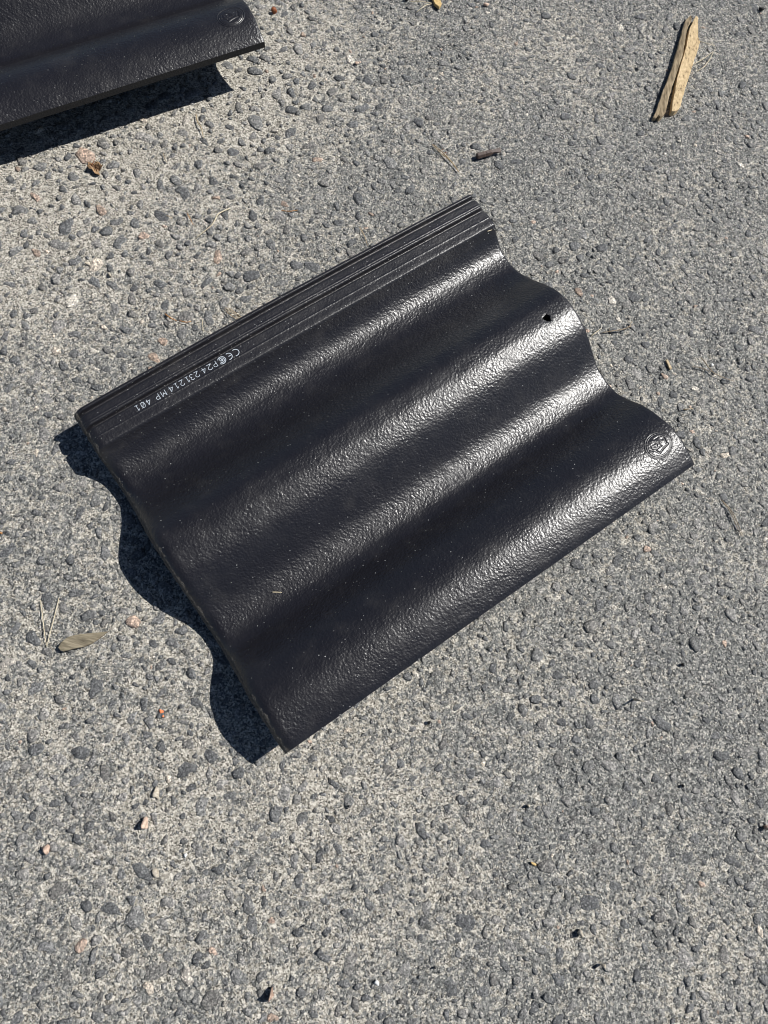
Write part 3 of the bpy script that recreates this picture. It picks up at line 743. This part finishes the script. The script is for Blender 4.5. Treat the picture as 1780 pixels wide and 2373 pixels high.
# ---- bark sliver, lower left
bk = slab("bark_sliver", [(135.6, 1501), (143, 1489), (159, 1476), (176, 1471), (192, 1469), (231, 1465), (249.5, 1463), (235, 1476), (213, 1491), (194, 1499), (174, 1503), (148, 1510), (141, 1508)], 1.0, 3.4, M_BARK,
          warp=lambda x, y: max(0.0, (at(160, 1485)[0] + 18 - x)) * 0.07 + 0.2 * float(vnoise(np.array(x), np.array(y), 3, 41)))
tag(bk, "grey pointed bark sliver lying left of the big tile's shadow", "bark sliver")
# ---- paint flecks
for (x, y, rx, ry, lab, sd) in ((374, 1649, 6, 6.5, "larger upper fleck of bright orange paint left of the tile's lower corner shadow", 1), (379, 1660, 3.4, 3.6, "smaller lower fleck of bright orange paint", 2)):
    rock("paint_fleck", x, y, rx, ry, 0.9, M_ORANGE, lab, "paint fleck", "orange paint flecks", 20 + sd, z=0.7)
# ---- loose stones
GP = "loose pebbles and stone chips on the asphalt"
rock("pebble", 337, 1910, 15, 18, 9, M_PINK, "round pink granite pebble alone at the lower left", "pebble", GP, 1, sub=3)
rock("stone_chip", 110, 1967, 14, 15, 4, M_PINK, "flat dull pink chip at the left edge, left of the round pebble", "stone chip", GP, 2, z=0.2)
rock("stone_chip", 361, 2022, 14, 10, 4, M_PALE, "pale flat chip below the round pink pebble", "stone chip", GP, 3, z=0.2, rot=-0.5)
rock("stone_chip", 362, 1838, 12, 17, 4.5, M_PALE, "pale grey oval chip above the round pink pebble", "stone chip", GP, 4, z=0.1)
rock("pebble", 628, 2306, 11, 19, 11, M_BROWNSTONE, "tall brown and pink pebble casting a black shadow at the bottom edge", "pebble", GP, 5, sub=3, rot=-0.3)
rock("white_flake", 430, 1981, 5, 6, 2, M_WHITE, "white flake right of the pale flat chip at lower left", "flake", None, 6)
rock("white_flake", 873, 2276, 8, 8, 2.2, M_WHITE, "bright white flake near the bottom edge centre", "flake", None, 7)
rock("pebble", 1224, 1866, 6, 5.5, 4.2, M_PALE, "small round tan pebble in the lower right", "pebble", GP, 8)
rock("wood_crumb", 1234, 2001, 10, 7, 2.5, M_YELLOWWOOD, "tan wood crumb below the small round tan pebble", "wood crumb", None, 9, rot=-0.6)
rock("pebble", 1470, 1621, 8, 7, 6, M_PALE, "pale pebble with a black shadow below the tile's right corner", "pebble", GP, 10)
rock("pebble", 1342, 2160, 9, 9, 7, M_PALE, "tan pebble with a dark shadow near the bottom right", "pebble", GP, 11)
rock("pebble", 1393, 2235, 6, 5.5, 4.5, M_PALE, "little grey pebble right below the tan shadowed pebble", "pebble", GP, 12)
rock("pebble", 1772, 1918, 11, 12, 7, M_BROWNSTONE, "pinkish pebble cut by the right edge", "pebble", GP, 13)
rock("stone_chip", 1125, 13, 9, 7, 2.5, M_PINK, "pink chip near the top edge right of the yellow wood chip", "stone chip", GP, 14)
rock("stone_chip", 826, 148, 7, 6, 2.5, M_PINK, "small pink chip between the raised tile and the needles with bud scales", "stone chip", GP, 15)
rock("pebble", 637, 28, 8, 7, 4.5, M_BUD, "rust brown pebble right of the raised tile's maker mark", "pebble", GP, 16)
rock("pebble", 256, 640, 8, 8, 4.0, M_PALE, "tan orange pebble left of the ribbed edge", "pebble", GP, 17)
rock("stone_chip", 198, 612, 11, 12, 3.5, M_PALE, "cream chip up and left of the tan orange pebble", "stone chip", GP, 18, z=0.2)
rock("wood_crumb", 4, 1236, 9, 4, 2.2, M_NEEDLE_RUST, "orange brown wood crumb at the left edge", "wood crumb", None, 19)
GC = "black asphalt crumbs"
for k, (x, y, r, lab) in enumerate((
        (1762, 25, 8, "black crumb in the top right corner"), (1580, 1539, 5.5, "black crumb right of the pale shadowed pebble"),
        (1580, 1819, 6, "black crumb alone on the lower right asphalt"), (995, 1674, 5.5, "black crumb below the middle of the tile's lower edge"),
        (676, 2227, 4.5, "black crumb above the tall brown pebble"), (703, 2146, 4.5, "black crumb in the lower middle left of the white flake"),
        (1007, 2241, 4.5, "black crumb right of the bright white flake at the bottom"), (809, 1867, 4, "black crumb in the smooth sandy patch below the tile"),
        (940, 0, 8, "black crumb at the top edge left of the yellow wood chip"))):
    rock("asphalt_crumb", x, y, r, r * 0.85, 4.0, M_BLACK, lab, "crumb", GC, 30 + k, rot=k * 0.9)
# ---- splinters on the tile itself
def on_tile(v, u, dz): return M1 @ Vector((v * MM, -u * MM, (float(prof(u)) + dz) * MM)) / MM
p1, p2 = np.array(on_tile(58.5, 217, 0.7)), np.array(on_tile(65, 221.5, 0.7))
tag(tube("splinter", [p1, (p1 + p2) / 2 + np.array([0, 0, 0.25]), p2], 0.42, M_STRAW), "tiny pale splinter lying in the lower valley of the big tile", "splinter")
p1, p2 = np.array(on_tile(410, 41.5, 0.4)), np.array(on_tile(415.5, 42, 0.4))
tag(tube("splinter", [p1, (p1 + p2) / 2, p2], 0.4, M_STRAW), "tiny pale splinter at the upper end of the big tile's ribbed edge", "splinter")
